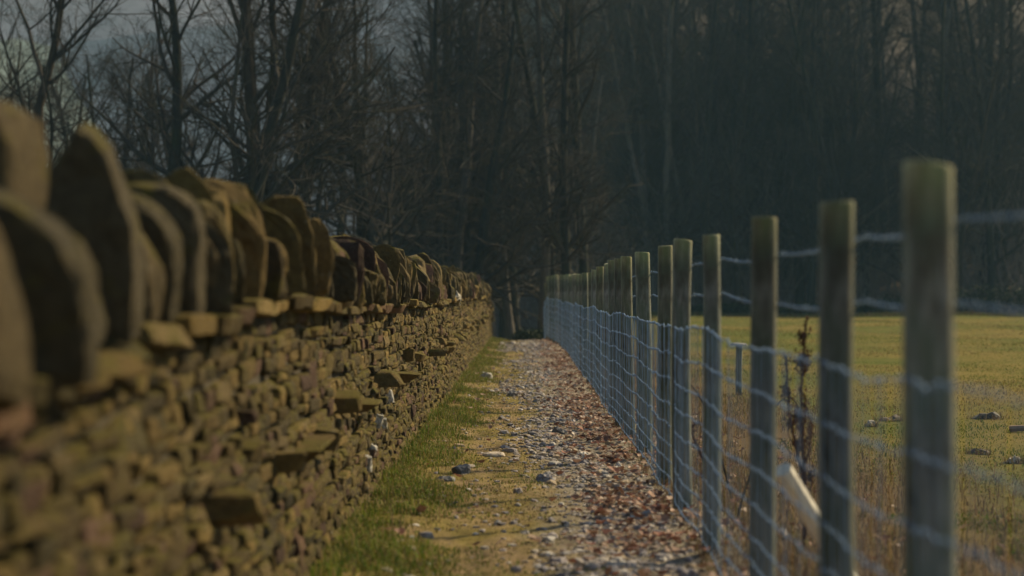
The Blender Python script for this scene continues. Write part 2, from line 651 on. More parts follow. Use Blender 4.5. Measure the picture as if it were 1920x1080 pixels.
# cover course: flat slabs that stick out under the copes
mb = MB()
y = WY0
while y < WY1:
    L = r.uniform(0.22, 0.62)
    yc = y + L / 2
    th = r.uniform(0.020, 0.030)
    sid += 11
    tpl, fc = (T6, F6) if yc < 18 else (T4, F4)
    over = r.uniform(0.035, 0.075)
    v = stone_verts(tpl, (0.25, L / 2 * 1.03, th), sid, 0.16, 0.010, 3, 0.90, 0.05)
    mb.add(v + np.array([wall_line(yc) - 0.32 + over, yc, cover_z(yc) - th]), fc, scol(r) * np.array([1.15, 1.12, 0.95]))
    y += L
mb.build('cover_course', M_STONE, wall)

# through stones: long stones whose ends jut out half way up the wall
ty = [5.75, 6.45, 7.15, 7.95, 8.6]
y = 9.6
while y < 46:
    ty.append(y)
    y += r.uniform(0.7, 1.5)
for i, y in enumerate(ty):
    mb = MB()
    sid += 11
    L = r.uniform(0.12, 0.30)
    th = r.uniform(0.025, 0.045)
    jut = r.uniform(0.05, 0.115)
    zc = wall_foot(y) + r.uniform(0.55, 0.70)
    v = stone_verts(T6 if y < 20 else T4, (0.22, L / 2, th), sid, 0.12, 0.04)
    mb.add(v, F6 if y < 20 else F4, PAL[i % 3] * r.uniform(0.8, 1.2))
    mb.build('through_stone', M_STONE, wall, loc=(wall_line(y) - 0.05 - 0.22 + jut, y, zc))


def cope_verts(tpl, w, th, hgt, seed, shape=None):
    """an upright slab with a rounded, uneven top; origin at its foot"""
    rr = np.random.default_rng(seed)
    v = tpl.copy()
    s = (v[:, 2] + 1) / 2
    tr = rr.uniform(0.08, 0.5)
    pw = rr.uniform(3.0, 9.0)
    sk = rr.normal() * 0.12
    side = rr.uniform(-0.35, 0.35)
    if shape: tr, pw, sk, side = shape
    fx = 1 - tr * s ** pw
    x = v[:, 0] * fx + sk * s + side * s ** 4 * (1 - np.abs(v[:, 0]))
    z = s - 0.14 * np.abs(v[:, 0] - side) ** 2 * s + 0.10 * v[:, 0] * rr.normal() * s
    yv = v[:, 1] * (1 + 0.25 * rr.normal() * (s - 0.5) + 0.2 * rr.normal() * v[:, 0] * 0.6)
    o = np.stack([x * w / 2, yv * th / 2, z * hgt], 1)
    q = np.stack([x * w / 2, yv * th / 2, z * hgt], 1)
    o = chip(o, rr, 3, 0.93, 1.0) if shape else chip(o, rr, 9, 0.70, 0.96)
    for k in range(3):
        o[:, k] += (0.007 if k != 1 else 0.005) * waves(q, seed + k, 9.0) + 0.004 * waves(q, seed + 9 + k, 30.0) + 0.0022 * rr.normal(size=len(o))
    o[:, 1] += 0.012 * waves(q, seed + 20, 5.0)
    return rot_small(o, rr.normal() * 0.06 + 0.02, rr.normal() * 0.07, rr.normal() * 0.13)


copes = []   # (y, front x, top z, width, thickness)
# the nearest ones by the photograph
near = [(2.75, -0.70, 1.33, 0.40, 0.20, 0, (0.3, 5, 0, 0)), (3.02, -0.72, 1.25, 0.36, 0.16, 0, (0.4, 4, 0, 0.1)),
        (3.45, -0.705, 1.30, 0.42, 0.15, 0, (0.38, 4, 0.0, -0.2)), (3.84, -0.775, 1.215, 0.20, 0.12, 0, (0.5, 5, 0, 0)),
        (3.98, -0.93, 1.46, 0.42, 0.20, 0, (0.06, 12, 0.0, 0.0)), (4.22, -0.83, 1.24, 0.34, 0.13, 0, (0.4, 4, 0, 0)),
        (4.62, -0.835, 1.43, 0.31, 0.24, 0, (0.65, 4.5, 0.0, 0.1)), (4.93, -0.86, 1.33, 0.36, 0.12, 0, (0.4, 4, 0, 0)),
        (5.12, -0.84, 1.34, 0.40, 0.09, 0, (0.3, 6, 0, 0.2)), (5.40, -0.82, 1.38, 0.42, 0.13, 0, (0.2, 8, 0.05, 0.1))]
copes += near
y = 5.62
while y < 59.5:
    th = r.uniform(0.03, 0.085) if r.random() < 0.82 else r.uniform(0.09, 0.15)
    small = r.random() < 0.28
    xr = -0.855 + r.normal() * 0.032 + (0.05 if small else 0)
    xr += -0.10 * float(sstep(44, 60, y))
    ht = (r.uniform(0.15, 0.24) if small else r.uniform(0.27, 0.40)) * float(np.interp(y, [5, 48, 60], [1, 1, 0.8]))
    copes.append((y + th / 2, xr, None, r.uniform(0.34, 0.44) if not small else r.uniform(0.24, 0.34), th, ht))
    y += th * r.uniform(0.86, 1.08) + (0.05 if r.random() < 0.06 else 0)
rest = MB()
for i, cp in enumerate(copes):
    y, xr, zt, w, th = cp[:5]
    foot = cover_z(y) - 0.012
    hgt = (zt - foot) if zt else cp[5]
    sid += 17
    col = scol(r) * np.array([0.95, 0.95, 1.0]) * (0.9 if i < 12 else r.uniform(0.8, 1.35))
    if i < 12: col = np.array([(0.13, 0.105, 0.06), (0.16, 0.12, 0.06), (0.11, 0.09, 0.05)][i % 3])
    tpl, fc = (T6, F6) if i < 100 else (T4, F4)
    v = cope_verts(tpl, w, th, hgt, sid, cp[6] if len(cp) > 6 else None)
    loc = np.array([xr - w / 2, y, foot])
    if i < 100:
        mb = MB()
        mb.add(v, fc, col)
        mb.build('coping_stone', M_COPE, wall, loc=loc)
    else:
        rest.add(v + loc, fc, col)
tag(rest.build('coping_row', M_COPE, wall), kind='stuff')

# a few pale, lichen-white stones low in the wall and one white lump on the cover course
for (y, z, L, hh) in ((12.2, 0.37, 0.05, 0.04), (11.6, 0.25, 0.05, 0.03), (11.2, 0.20, 0.04, 0.045), (13.3, 0.45, 0.03, 0.04), (12.6, 0.33, 0.04, 0.03)):
    sid += 11
    mb = MB()
    mb.add(stone_verts(T4, (0.03, L / 2, hh), sid, 0.2, 0.15), F4, (0.45, 0.42, 0.36))
    tag(mb.build('lichened_stone', M_PEBBLE, wall, loc=(wall_line(y) - 0.075 * z - 0.008, y, z)), 'pale stone whitened by lichen')
mb = MB()
sid += 11
mb.add(stone_verts(T6, (0.05, 0.2, 0.05), sid, 0.5, 0.3) + np.array([wall_line(25) - 0.02, 25, cover_z(25) + 0.03]), F6, (0.42, 0.38, 0.31))
tag(mb.build('pale_stone', M_PEBBLE), 'small whitish broken stone lying on the cover course near the far end of the wall', 'stone')

# ------------------------------------------------------------------ wire fence
fence = empty('wire_fence', (0, 0, 0))
tag(fence, 'timber post fence with wire netting and two barbed strands along the right of the path', 'fence')


def fence_x(y): return 0.77 + 0.008 * math.sin(y * 0.6) - 0.26 * float(sstep(38, 54, y))


posts = [(2.45, 1.37, 0.096, 0.0), (4.08, 1.345, 0.097, -0.012), (5.19, 1.323, 0.087, -0.004), (6.89, 1.345, 0.082, 0.003), (8.8, 1.342, 0.075, 0.004),
         (10.4, 1.36, 0.094, 0.002), (11.94, 1.366, 0.082, 0.0), (13.94, 1.368, 0.100, -0.006), (15.7, 1.37, 0.085, -0.03), (17.2, 1.38, 0.082, -0.012),
         (18.6, 1.385, 0.078, 0.0), (20.2, 1.382, 0.085, 0.01), (22.0, 1.375, 0.085, 0.0), (23.7, 1.36, 0.085, 0.0), (25.5, 1.35, 0.085, 0.01)]
y = 27.2
while y < 55:
    posts.append((y, 1.34 + 0.008 * (y - 27) + r.uniform(-0.02, 0.02), r.uniform(0.08, 0.095), r.normal() * 0.012))
    y += r.uniform(1.55, 1.85)


def make_post(y, top, dia, lean, seed):
    rr = np.random.default_rng(seed)
    g = h1(0.77, y)
    S = 22
    zs = np.concatenate([np.linspace(-0.35, top - 0.010, 16), [top - 0.004, top, top]])
    rad = np.full(len(zs), dia / 2)
    rad[:16] *= 1 + 0.08 * np.linspace(1, -0.3, 16) + 0.012 * np.sin(np.linspace(0, 9, 16) + rr.uniform(0, 6))
    rad[16] *= 0.975; rad[17] *= 0.93; rad[18] *= 0.45
    a = np.arange(S) / S * 2 * math.pi
    bulge = 1 + 0.022 * np.sin(2 * a + rr.uniform(0, 6)) + 0.018 * np.sin(3 * a + rr.uniform(0, 6)) + 0.012 * rr.normal(size=S)
    slope = rr.normal() * 0.06
    bend = rr.normal() * 0.008
    V = []
    for i, z in enumerate(zs):
        rr_ = rad[i] * bulge
        x = rr_ * np.cos(a) + lean * max(z, 0) / top + bend * math.sin(max(z, 0) / top * math.pi)
        yy = rr_ * np.sin(a)
        zz = np.full(S, z) + (slope * rr_ * np.cos(a) + slope * 0.6 * rr_ * np.sin(a) if i >= 15 else 0)
        V.append(np.stack([x, yy, zz], 1))
    V = np.concatenate(V)
    K = len(zs)
    i = (np.arange(K - 1) * S)[:, None]
    j = np.arange(S)[None, :]
    f = np.stack([i + j, i + (j + 1) % S, i + S + (j + 1) % S, i + S + j], -1).reshape(-1, 4)
    mb = MB()
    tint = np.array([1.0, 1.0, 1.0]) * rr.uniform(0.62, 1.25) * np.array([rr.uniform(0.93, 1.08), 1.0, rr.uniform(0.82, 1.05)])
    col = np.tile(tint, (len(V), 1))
    col[15 * S:] *= np.array([2.0, 1.85, 1.3])         # sawn end grain, with the light-catching rim painted pale around the top edge
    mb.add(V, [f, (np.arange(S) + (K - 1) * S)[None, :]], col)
    me = mb.mesh('fence_post', M_POST, True)
    o = bpy.data.objects.new('fence_post', me)
    C.objects.link(o)
    o.parent = fence
    o.location = (fence_x(y), y, g)
    return o


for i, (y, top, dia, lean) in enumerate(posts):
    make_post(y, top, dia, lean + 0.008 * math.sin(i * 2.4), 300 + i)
PY = np.array([p[0] for p in posts])


def net_x(y): return np.array([fence_x(q) for q in np.atleast_1d(y)]) - 0.052


# netting: crimped line wires, upright stay wires with a knot at each crossing
vy = np.arange(2.3, 54.6, 0.118)
vy = vy + r.normal(0, 0.008, len(vy))
ROWS = [0.94, 0.80, 0.67, 0.55, 0.44, 0.34, 0.25, 0.17, 0.10]
gz = np.array([h1(0.77, q) for q in vy])
sag = np.zeros(len(vy))
for a_, b_ in zip(PY[:-1], PY[1:]):
    mk = (vy >= a_) & (vy <= b_)
    t = (vy[mk] - a_) / (b_ - a_)
    sag[mk] = -np.sin(t * math.pi) * r.uniform(-0.004, 0.018)
drift = 0.012 * np.sin(vy * 0.9) + 0.008 * np.sin(vy * 2.3 + 1) + 0.06 * sstep(38, 50, vy)
xw = 0.006 * np.sin(vy * 3.1) + r.normal(0, 0.003, len(vy))
mb = MB()
grid = np.zeros((len(ROWS), len(vy), 3))
for k, z in enumerate(ROWS):
    zz = gz + z + (sag + drift) * (0.4 + 0.6 * z) + r.normal(0, 0.004, len(vy)) + 0.006 * np.sin(vy * 1.7 + k * 1.3)
    grid[k] = np.stack([net_x(vy) + xw, vy, zz], 1)
    A = grid[k][:-1]
    Bp = grid[k][1:]
    n_in = 4
    pts = []
    for q in range(n_in):
        t = q / n_in
        p_ = A * (1 - t) + Bp * t
        p_[:, 2] += (0, -0.006, 0.002, 0.007)[q] * (1.0 if k else 0.9)
        pts.append(p_)
    line = np.stack(pts, 1).reshape(-1, 3)
    line = np.concatenate([line, Bp[-1:]])
    tubes(mb, line[None], np.full((1, len(line)), 0.0017 if k == 0 else 0.0014), 5)
g_ = np.transpose(grid, (1, 0, 2))
mid = (g_[:, :-1] + g_[:, 1:]) / 2 + r.normal(0, 0.004, (len(vy), len(ROWS) - 1, 3)) * np.array([0.5, 1, 0])
col_pts = np.empty((len(vy), 2 * len(ROWS) - 1, 3))
col_pts[:, 0::2] = g_
col_pts[:, 1::2] = mid
tubes(mb, col_pts, np.full((len(vy), col_pts.shape[1]), 0.0014), 5)
kn = g_.reshape(-1, 3)
kp = np.stack([kn + np.array([0, -0.010, -0.004]), kn + np.array([-0.002, 0, 0.001]), kn + np.array([0, 0.010, 0.005])], 1)
tubes(mb, kp, np.array([[0.0022, 0.0032, 0.0022]]).repeat(len(kp), 0), 5, cap=True)
mb.build('wire_netting', M_WIRE, fence, smooth=True)

for (zw, sd) in ((1.235, 1), (1.085, 2)):
    rr = np.random.default_rng(sd)
    step = 0.0085
    t = np.arange(2.3, 54.5, step)
    zk = np.interp(t, PY, zw + rr.normal(0, 0.008, len(PY))) + ground_h(0.77, t)
    zk = zk + 0.05 * sstep(38, 52, t)
    for a_, b_ in zip(PY[:-1], PY[1:]):
        mk = (t >= a_) & (t <= b_)
        zk[mk] -= np.sin((t[mk] - a_) / (b_ - a_) * math.pi) * rr.uniform(0.002, 0.02)
    xk = np.array([0.77 + 0.055]) + 0.008 * np.sin(t * 0.6) - 0.26 * sstep(38, 54, t)
    mb = MB()
    for s in (0, math.pi):
        ph = t / 0.055 * 2 * math.pi + s
        line = np.stack([xk + 0.0028 * np.cos(ph), t, zk + 0.0028 * np.sin(ph)], 1)
        tubes(mb, line[None], np.full((1, len(line)), 0.0016), 5)
    bt = np.arange(2.35, 54, 0.13) + rr.normal(0, 0.006, len(np.arange(2.35, 54, 0.13)))
    bx = np.interp(bt, t, xk)
    bz = np.interp(bt, t, zk)
    c0 = np.stack([bx, bt, bz], 1)
    for q in range(2):
        ang = rr.uniform(0, math.pi, len(bt))
        d = np.stack([np.cos(ang), rr.normal(0, 0.25, len(bt)), np.sin(ang)], 1) * 0.011
        off = np.array([0, 0.006 * (q * 2 - 1), 0])
        tubes(mb, np.stack([c0 - d + off, c0 + off, c0 + d + off], 1), np.array([[0.0005, 0.0010, 0.0005]]).repeat(len(bt), 0), 4, cap=True)
    tubes(mb, np.stack([c0 - np.array([0, 0.009, 0]), c0, c0 + np.array([0, 0.009, 0])], 1), np.array([[0.0035, 0.0046, 0.0035]]).repeat(len(bt), 0), 6, cap=True)
    mb.build('barbed_wire', M_WIRE, fence, smooth=True)

# pale strut leaning on the third post
st = empty('wooden_strut', (1.22, 7.45, 0.0))
tag(st, 'pale freshly cut wooden strut leaning against a fence post near the bottom right', 'wooden strut')
mb = MB()
a0, a1 = np.array([0.05, 0.05, -0.12]), np.array([-0.365, -0.36, 0.515])
n_ = 7
line = np.stack([a0 + (a1 - a0) * t for t in np.linspace(0, 1, n_)])
tubes(mb, line[None], np.full((1, n_), 0.033) * (1 + 0.04 * np.sin(np.arange(n_) * 2)), 8, cap=True)
mb.build('pole', M_FRESH, st)


# ------------------------------------------------------------------ ground cover
def blades(mb, pts, length, width, lean, cols, rr):
    n = len(pts)
    a = rr.uniform(0, 6.283, n)
    d = np.stack([np.cos(a), np.sin(a), 0 * a], 1)
    s = np.stack([-np.sin(a), np.cos(a), 0 * a], 1)
    L = length[:, None]
    W = width[:, None] / 2
    ln = lean[:, None]
    up = np.array([[0, 0, 1.0]])
    m1 = pts + up * L * 0.55 * (1 - 0.3 * ln) + d * L * 0.25 * ln
    tp = pts + up * L * (1 - 0.75 * ln) + d * L * 0.9 * ln
    v = np.stack([pts - s * W, pts + s * W, m1 + s * W * 0.75, m1 - s * W * 0.75, tp], 1).reshape(-1, 3)
    b0 = (np.arange(n) * 5)[:, None]
    mb.add(v, [b0 + np.array([[0, 1, 2, 3]]), b0 + np.array([[3, 2, 4]])], np.repeat(cols, 5, 0))


def pick(cols, n, rr, lo=0.7, hi=1.25):
    c = np.array(cols)
    return c[rr.integers(len(c), size=n)] * rr.uniform(lo, hi, (n, 1))


GREEN = [(0.12, 0.19, 0.018), (0.17, 0.21, 0.025), (0.085, 0.14, 0.014), (0.21, 0.20, 0.035), (0.30, 0.25, 0.08), (0.28, 0.21, 0.09)]
FIELD = [(0.16, 0.165, 0.022), (0.22, 0.18, 0.035), (0.28, 0.21, 0.06), (0.11, 0.13, 0.02), (0.34, 0.25, 0.11), (0.20, 0.13, 0.06)]
DEAD = [(0.26, 0.18, 0.09), (0.20, 0.12, 0.06), (0.30, 0.22, 0.12), (0.16, 0.10, 0.06), (0.17, 0.15, 0.05)]

rr = np.random.default_rng(31)
mb = MB()
n = 85000
y = 6.5 + rr.random(n) ** 1.7 * 46
x = -0.80 + np.abs(rr.normal(0, 0.25, n))
x = np.where(rr.random(n) < 0.3, rr.uniform(-0.78, 0.15, n), x)
q = np.stack([x, y, 0 * x], 1)
pat = waves(q, 41, 3.0) * 0.75 + waves(q, 42, 8.0) * 0.5 + rr.normal(0, 0.4, n)
keep = pat > (-0.35 + 1.0 * sstep(-0.62, -0.02, x))
x, y, pat = x[keep], y[keep], pat[keep]
n = len(x)
hgt = np.clip(rr.normal(0.045, 0.018, n) + 0.02 * pat, 0.012, 0.14) * (1 - 0.6 * sstep(-0.5, -0.2, x)) * (1 + 0.5 * (x < -0.7))
blades(mb, np.stack([x, y, path_h(x, y) - 0.004], 1), hgt, rr.uniform(0.004, 0.008, n), rr.uniform(0.2, 1.1, n), pick(GREEN, n, rr), rr)
n = 60000                                          # thin trodden yellowish grass over the middle of the path
y = 6.5 + rr.random(n) ** 1.7 * 44
x = rr.uniform(-0.6, 0.5, n)
q = np.stack([x, y, 0 * x], 1)
k_ = (waves(q, 51, 3.2) * 0.6 + 0.4 * waves(q, 52, 9.0) + rr.normal(0, 0.45, n)) > (-0.15 + 0.9 * sstep(0.0, 0.5, x))
x, y = x[k_], y[k_]
n = len(x)
blades(mb, np.stack([x, y, path_h(x, y) - 0.003], 1), rr.uniform(0.008, 0.026, n), rr.uniform(0.004, 0.009, n), rr.uniform(0.5, 1.1, n), pick(FIELD + GREEN[:3] + DEAD, n, rr), rr)
tag(mb.build('verge_grass', M_GRASS), 'short green grass growing along the foot of the wall and over the path', 'grass', kind='stuff')

mb = MB()
n = 150000
d = 8 + 82 * rr.random(n) ** 1.9
lat = rr.uniform(0.0, 1.0, n)
x = 1.35 + lat * (d * 0.30)
y = d
q = np.stack([x, y, 0 * x], 1)
pat = waves(q, 61, 0.9) * 0.5 + waves(q, 62, 2.4) * 0.5
k_ = (pat > -0.9) & (x + 0.5 * pat > 2.0)
x, y, pat = x[k_], y[k_], pat[k_]
n = len(x)
far = sstep(15, 70, y)
hgt = np.clip(rr.normal(0.034, 0.014, n) + 0.018 * pat, 0.012, 0.10)
blades(mb, np.stack([x, y, ground_h(x, y) - 0.005], 1), hgt, rr.uniform(0.005, 0.009, n) * (1 + 1.6 * far), rr.uniform(0.4, 1.2, n), np.where(((waves(q[k_], 63, 0.3) * 1.2 + waves(q[k_], 64, 1.3) * 0.5 + rr.normal(0, 0.4, n)) > 0.05)[:, None], pick([FIELD[0], (0.11, 0.17, 0.018), (0.13, 0.18, 0.02)], n, rr), pick(FIELD[1:], n, rr)), rr)
n = 26000
x = rr.uniform(2, 30, n); y = 86.5 + np.abs(rr.normal(0, 1.2, n)) * -1 + 1.5 * waves(np.stack([x, 0 * x, 0 * x], 1), 65, 0.8)
blades(mb, np.stack([x, y, ground_h(x, y) - 0.01], 1), rr.uniform(0.06, 0.28, n), rr.uniform(0.012, 0.03, n), rr.uniform(0.2, 1.0, n), pick(DEAD + GREEN[:3] + FIELD[:2], n, rr, 0.4, 0.9), rr)
tag(mb.build('pasture_grass', M_GRASS), 'short yellow green pasture grass in the field beyond the fence', 'grass', kind='stuff')

mb = MB()
n = 42000
y = 7.5 + rr.random(n) ** 1.6 * 46
x = 0.60 + np.abs(rr.normal(0, 0.9, n)) + 0.1
q = np.stack([x, y, 0 * x], 1)
pat = waves(q, 71, 1.6) * 0.6 + waves(q, 72, 4.0) * 0.4
k_ = (pat > -0.5 + 0.5 * sstep(1.6, 3.0, x)) & (x < 4)
x, y, pat = x[k_], y[k_], pat[k_]
n = len(x)
inpath = x < 0.97
hgt = np.clip(rr.normal(0.09, 0.05, n) + 0.05 * pat, 0.03, 0.30) * np.where(inpath, 0.6, 1.0)
zz = np.where(inpath, path_h(x, y), ground_h(x, y)) - 0.004
blades(mb, np.stack([x, y, zz], 1), hgt, rr.uniform(0.003, 0.007, n), rr.uniform(0.2, 1.1, n), pick(DEAD, n, rr), rr)
tag(mb.build('dead_grass', M_GRASS), 'dry brown dead grass and weeds under the wire fence', 'dead grass', kind='stuff')

# gravel
mb = MB()
n = 12500
y = 7.0 + rr.random(n) ** 1.5 * 43
ctr = 0.36 - 0.28 * sstep(13, 24, y) + 0.16 * np.sin(y * 0.7)
x = ctr + rr.normal(0, 0.17, n)
spread = rr.random(n) < 0.12
x = np.where(spread, rr.uniform(-0.6, 0.7, n), x)
farp = (y > 40) & (y < 47)
x = np.where(farp, rr.uniform(-0.55, 0.5, n), x)
x = np.clip(x, -0.7, 0.8)
sz = np.clip(rr.lognormal(math.log(0.0098), 0.5, n), 0.004, 0.032)
sz = np.where(farp, sz * 1.5, sz)
GR = [(0.42, 0.36, 0.30), (0.30, 0.265, 0.25), (0.56, 0.51, 0.45), (0.22, 0.20, 0.21), (0.36, 0.31, 0.30), (0.36, 0.27, 0.17)]
cols = pick(GR, n, rr, 0.75, 1.25)
z0 = path_h(x, y)
dirs = rr.normal(size=(n, 3, 3))
tp = TP[None] * (sz[:, None] * np.array([[1.0, 1.0, 0.62]]) * rr.uniform(0.65, 1.35, (n, 3)))[:, None, :]
tp = tp * (1 + 0.16 * rr.normal(size=(n, len(TP), 1)))
an = rr.uniform(0, 6.283, n)
ca, sa = np.cos(an)[:, None], np.sin(an)[:, None]
v = np.stack([tp[:, :, 0] * ca - tp[:, :, 1] * sa, tp[:, :, 0] * sa + tp[:, :, 1] * ca, tp[:, :, 2]], -1)
v = v + np.stack([x, y, z0 + sz * 0.15], 1)[:, None, :]
f = (np.arange(n) * len(TP))[:, None, None] + FP[None]
mb.add(v.reshape(-1, 3), f.reshape(-1, 4), np.repeat(cols, len(TP), 0))
tag(mb.build('gravel', M_PEBBLE), 'loose grey gravel strewn over the path', 'gravel', kind='stuff')

# fallen leaves
mb = MB()
n = 9000
y = 7.0 + rr.random(n) ** 1.45 * 46
x = 0.57 + rr.normal(0, 0.17, n)
x = np.where(rr.random(n) < 0.22, 0.8 + np.abs(rr.normal(0, 0.5, n)), x)
x = np.where(rr.random(n) < 0.04, rr.uniform(-0.7, 0.5, n), x)
q = np.stack([x, y, 0 * x], 1)
k_ = (waves(q, 81, 2.2) * 0.6 + 0.5 * waves(q, 82, 7.0) + rr.normal(0, 0.7, n)) > -0.1
x, y = x[k_], y[k_]
n = len(x)
LEAF = [(0.27, 0.15, 0.10), (0.34, 0.21, 0.15), (0.16, 0.085, 0.065), (0.44, 0.30, 0.22), (0.28, 0.13, 0.09), (0.52, 0.40, 0.31)]
cols = pick(LEAF, n, rr)
sz = rr.uniform(0.018, 0.036, n)
out = np.array([(-1, 0, 0.25), (-0.35, -0.55, 0.1), (0.4, -0.5, 0.15), (1, 0, 0.45), (0.4, 0.5, 0.15), (-0.35, 0.55, 0.1), (0, 0, -0.05)])
tp = out[None] * sz[:, None, None] * (1 + 0.2 * rr.normal(size=(n, 7, 1)))
tp[:, :, 2] += np.abs(rr.normal(0, 0.25, (n, 7))) * sz[:, None]
an = rr.uniform(0, 6.283, n)
til = rr.normal(0, 0.4, n)
ca, sa = np.cos(an)[:, None], np.sin(an)[:, None]
tz = tp[:, :, 2] + tp[:, :, 1] * np.sin(til)[:, None]
v = np.stack([tp[:, :, 0] * ca - tp[:, :, 1] * sa, tp[:, :, 0] * sa + tp[:, :, 1] * ca, tz], -1)
z0 = np.where(x < 0.97, path_h(x, y), ground_h(x, y)) + 0.006 + rr.uniform(0, 0.02, n)
v = v + np.stack([x, y, z0], 1)[:, None, :]
b0 = (np.arange(n) * 7)[:, None]
fs = [b0 + np.array([[6, i, (i + 1) % 6]]) for i in range(6)]
mb.add(v.reshape(-1, 3), fs, np.repeat(cols, 7, 0))
tag(mb.build('fallen_leaves', M_LEAF), 'reddish brown fallen leaves lying along the foot of the fence', 'leaves', kind='stuff')

# single stones one can point to
STN = [(-0.385, 13.0, 0.05, 0.032, (0.13, 0.13, 0.14), 'dark grey stone lying alone on the left of the path near the bottom'),
       (-0.46, 12.3, 0.055, 0.022, (0.26, 0.25, 0.25), 'flat grey stone half bedded in the path beside the wall grass'),
       (-0.205, 14.3, 0.075, 0.024, (0.55, 0.46, 0.36), 'pale flat stone on the trodden middle of the path'),
       (-0.50, 27.0, 0.075, 0.05, (0.42, 0.39, 0.33), 'light rounded stone in the grass at the foot of the wall'),
       (0.25, 16.6, 0.045, 0.035, (0.12, 0.12, 0.13), 'small black stone lying beside the gravel of the path'),
       (-0.13, 22.6, 0.055, 0.04, (0.22, 0.21, 0.21), 'mid grey stone halfway up the path near its left edge'),
       (0.38, 14.1, 0.05, 0.035, (0.50, 0.47, 0.43), 'whitish cobble among the gravel beside the fence'),
       (0.12, 12.5, 0.05, 0.032, (0.24, 0.23, 0.25), 'blue grey cobble in the gravel at the bottom of the path')]
for (x, y, s, hh, col, lab) in STN:
    mb = MB()
    sid += 11
    mb.add(stone_verts(TB, (s, s * 0.85, hh), sid, 0.2, 0.12), FB, col)
    tag(mb.build('path_stone', M_PEBBLE, loc=(x, y, float(path_h(np.array([x]), np.array([y]))[0]) + hh * 0.45)), lab, 'stone', 'single stones lying on the path')
FST = [(4.08, 18.8, 0.13, 0.035, (0.17, 0.15, 0.12), 'large grey stone half sunk in the pasture at the right'),
       (4.45, 18.2, 0.09, 0.03, (0.22, 0.19, 0.15), 'flat light grey stone beside the large sunken one in the pasture'),
       (2.90, 17.9, 0.035, 0.035, (0.55, 0.48, 0.38), 'small white stone at the edge of the brown grass behind the fence'),
       (3.25, 14.2, 0.045, 0.035, (0.55, 0.48, 0.38), 'cream stone in the grass at the far right edge'),
       (3.20, 18.7, 0.10, 0.035, (0.12, 0.09, 0.06), 'dark brown clod of earth standing up in the pasture'),
       (3.18, 15.0, 0.07, 0.03, (0.13, 0.09, 0.055), 'small brown clod of earth in the pasture nearer the fence')]
for (x, y, s, hh, col, lab) in FST:
    mb = MB()
    sid += 11
    mb.add(stone_verts(TB, (s, s * 0.8, hh), sid, 0.35, 0.1), FB, col)
    clod = 'clod' in lab
    tag(mb.build('earth_clod' if clod else 'field_stone', M_PEBBLE, loc=(x, y, h1(x, y) + hh * 0.25)), lab, 'clod' if clod else 'stone', None if clod else 'stones lying in the pasture')
rr = np.random.default_rng(66)
tuft = []
for (x, y, s_, hh, col, lab) in FST:
    a = rr.uniform(0, 6.283, 120)
    d = s_ * rr.uniform(0.75, 1.6, 120)
    tuft.append(np.stack([x + d * np.cos(a), y + d * np.sin(a), np.zeros(120)], 1))
tuft = np.concatenate(tuft)
tuft[:, 2] = ground_h(tuft[:, 0], tuft[:, 1]) - 0.005
mb = MB()
blades(mb, tuft, rr.uniform(0.03, 0.11, len(tuft)), rr.uniform(0.004, 0.008, len(tuft)), rr.uniform(0.2, 1.1, len(tuft)), pick(FIELD + DEAD, len(tuft), rr), rr)
tag(mb.build('tufted_grass', M_GRASS), 'rougher grass tufts growing round the stones in the pasture', 'grass', kind='stuff')
# a bleached branch on the grass
mb = MB()
line = np.array([[(0, 0, 0.03), (0.25, -0.12, 0.05), (0.5, -0.18, 0.04), (0.8, -0.34, 0.03)]])
tubes(mb, line, np.array([[0.028, 0.024, 0.02, 0.010]]), 7, cap=True)
tubes(mb, np.array([[(0.3, -0.13, 0.05), (0.42, 0.02, 0.09), (0.55, 0.08, 0.10)]]), np.array([[0.015, 0.011, 0.006]]), 6, cap=True)
tag(mb.build('fallen_branch', M_PALE, loc=(3.9, 17.2, h1(3.9, 17.2))), 'bleached forked branch lying on the pasture beside the stones', 'branch')

# short capped stake standing in the field
sp = empty('short_stake', (2.31, 23.1, h1(2.31, 23.1)))
tag(sp, 'short grey stake with a flat pale cap standing in the field behind the fence', 'stake')
mb = MB()
tubes(mb, np.array([[(0, 0, -0.2), (0, 0, 0.25), (0.005, 0, 0.54)]]), np.array([[0.038, 0.036, 0.035]]), 8, (0.9, 0.95, 1.0), cap=True)
mb.build('shaft', M_POST, sp)
mb = MB()
mb.add(stone_verts(T3, (0.085, 0.085, 0.015), 77, 0.1, 0.03) + np.array([0.005, 0, 0.553]), F3, (0.25, 0.24, 0.22))
mb.build('cap', M_PEBBLE, sp)

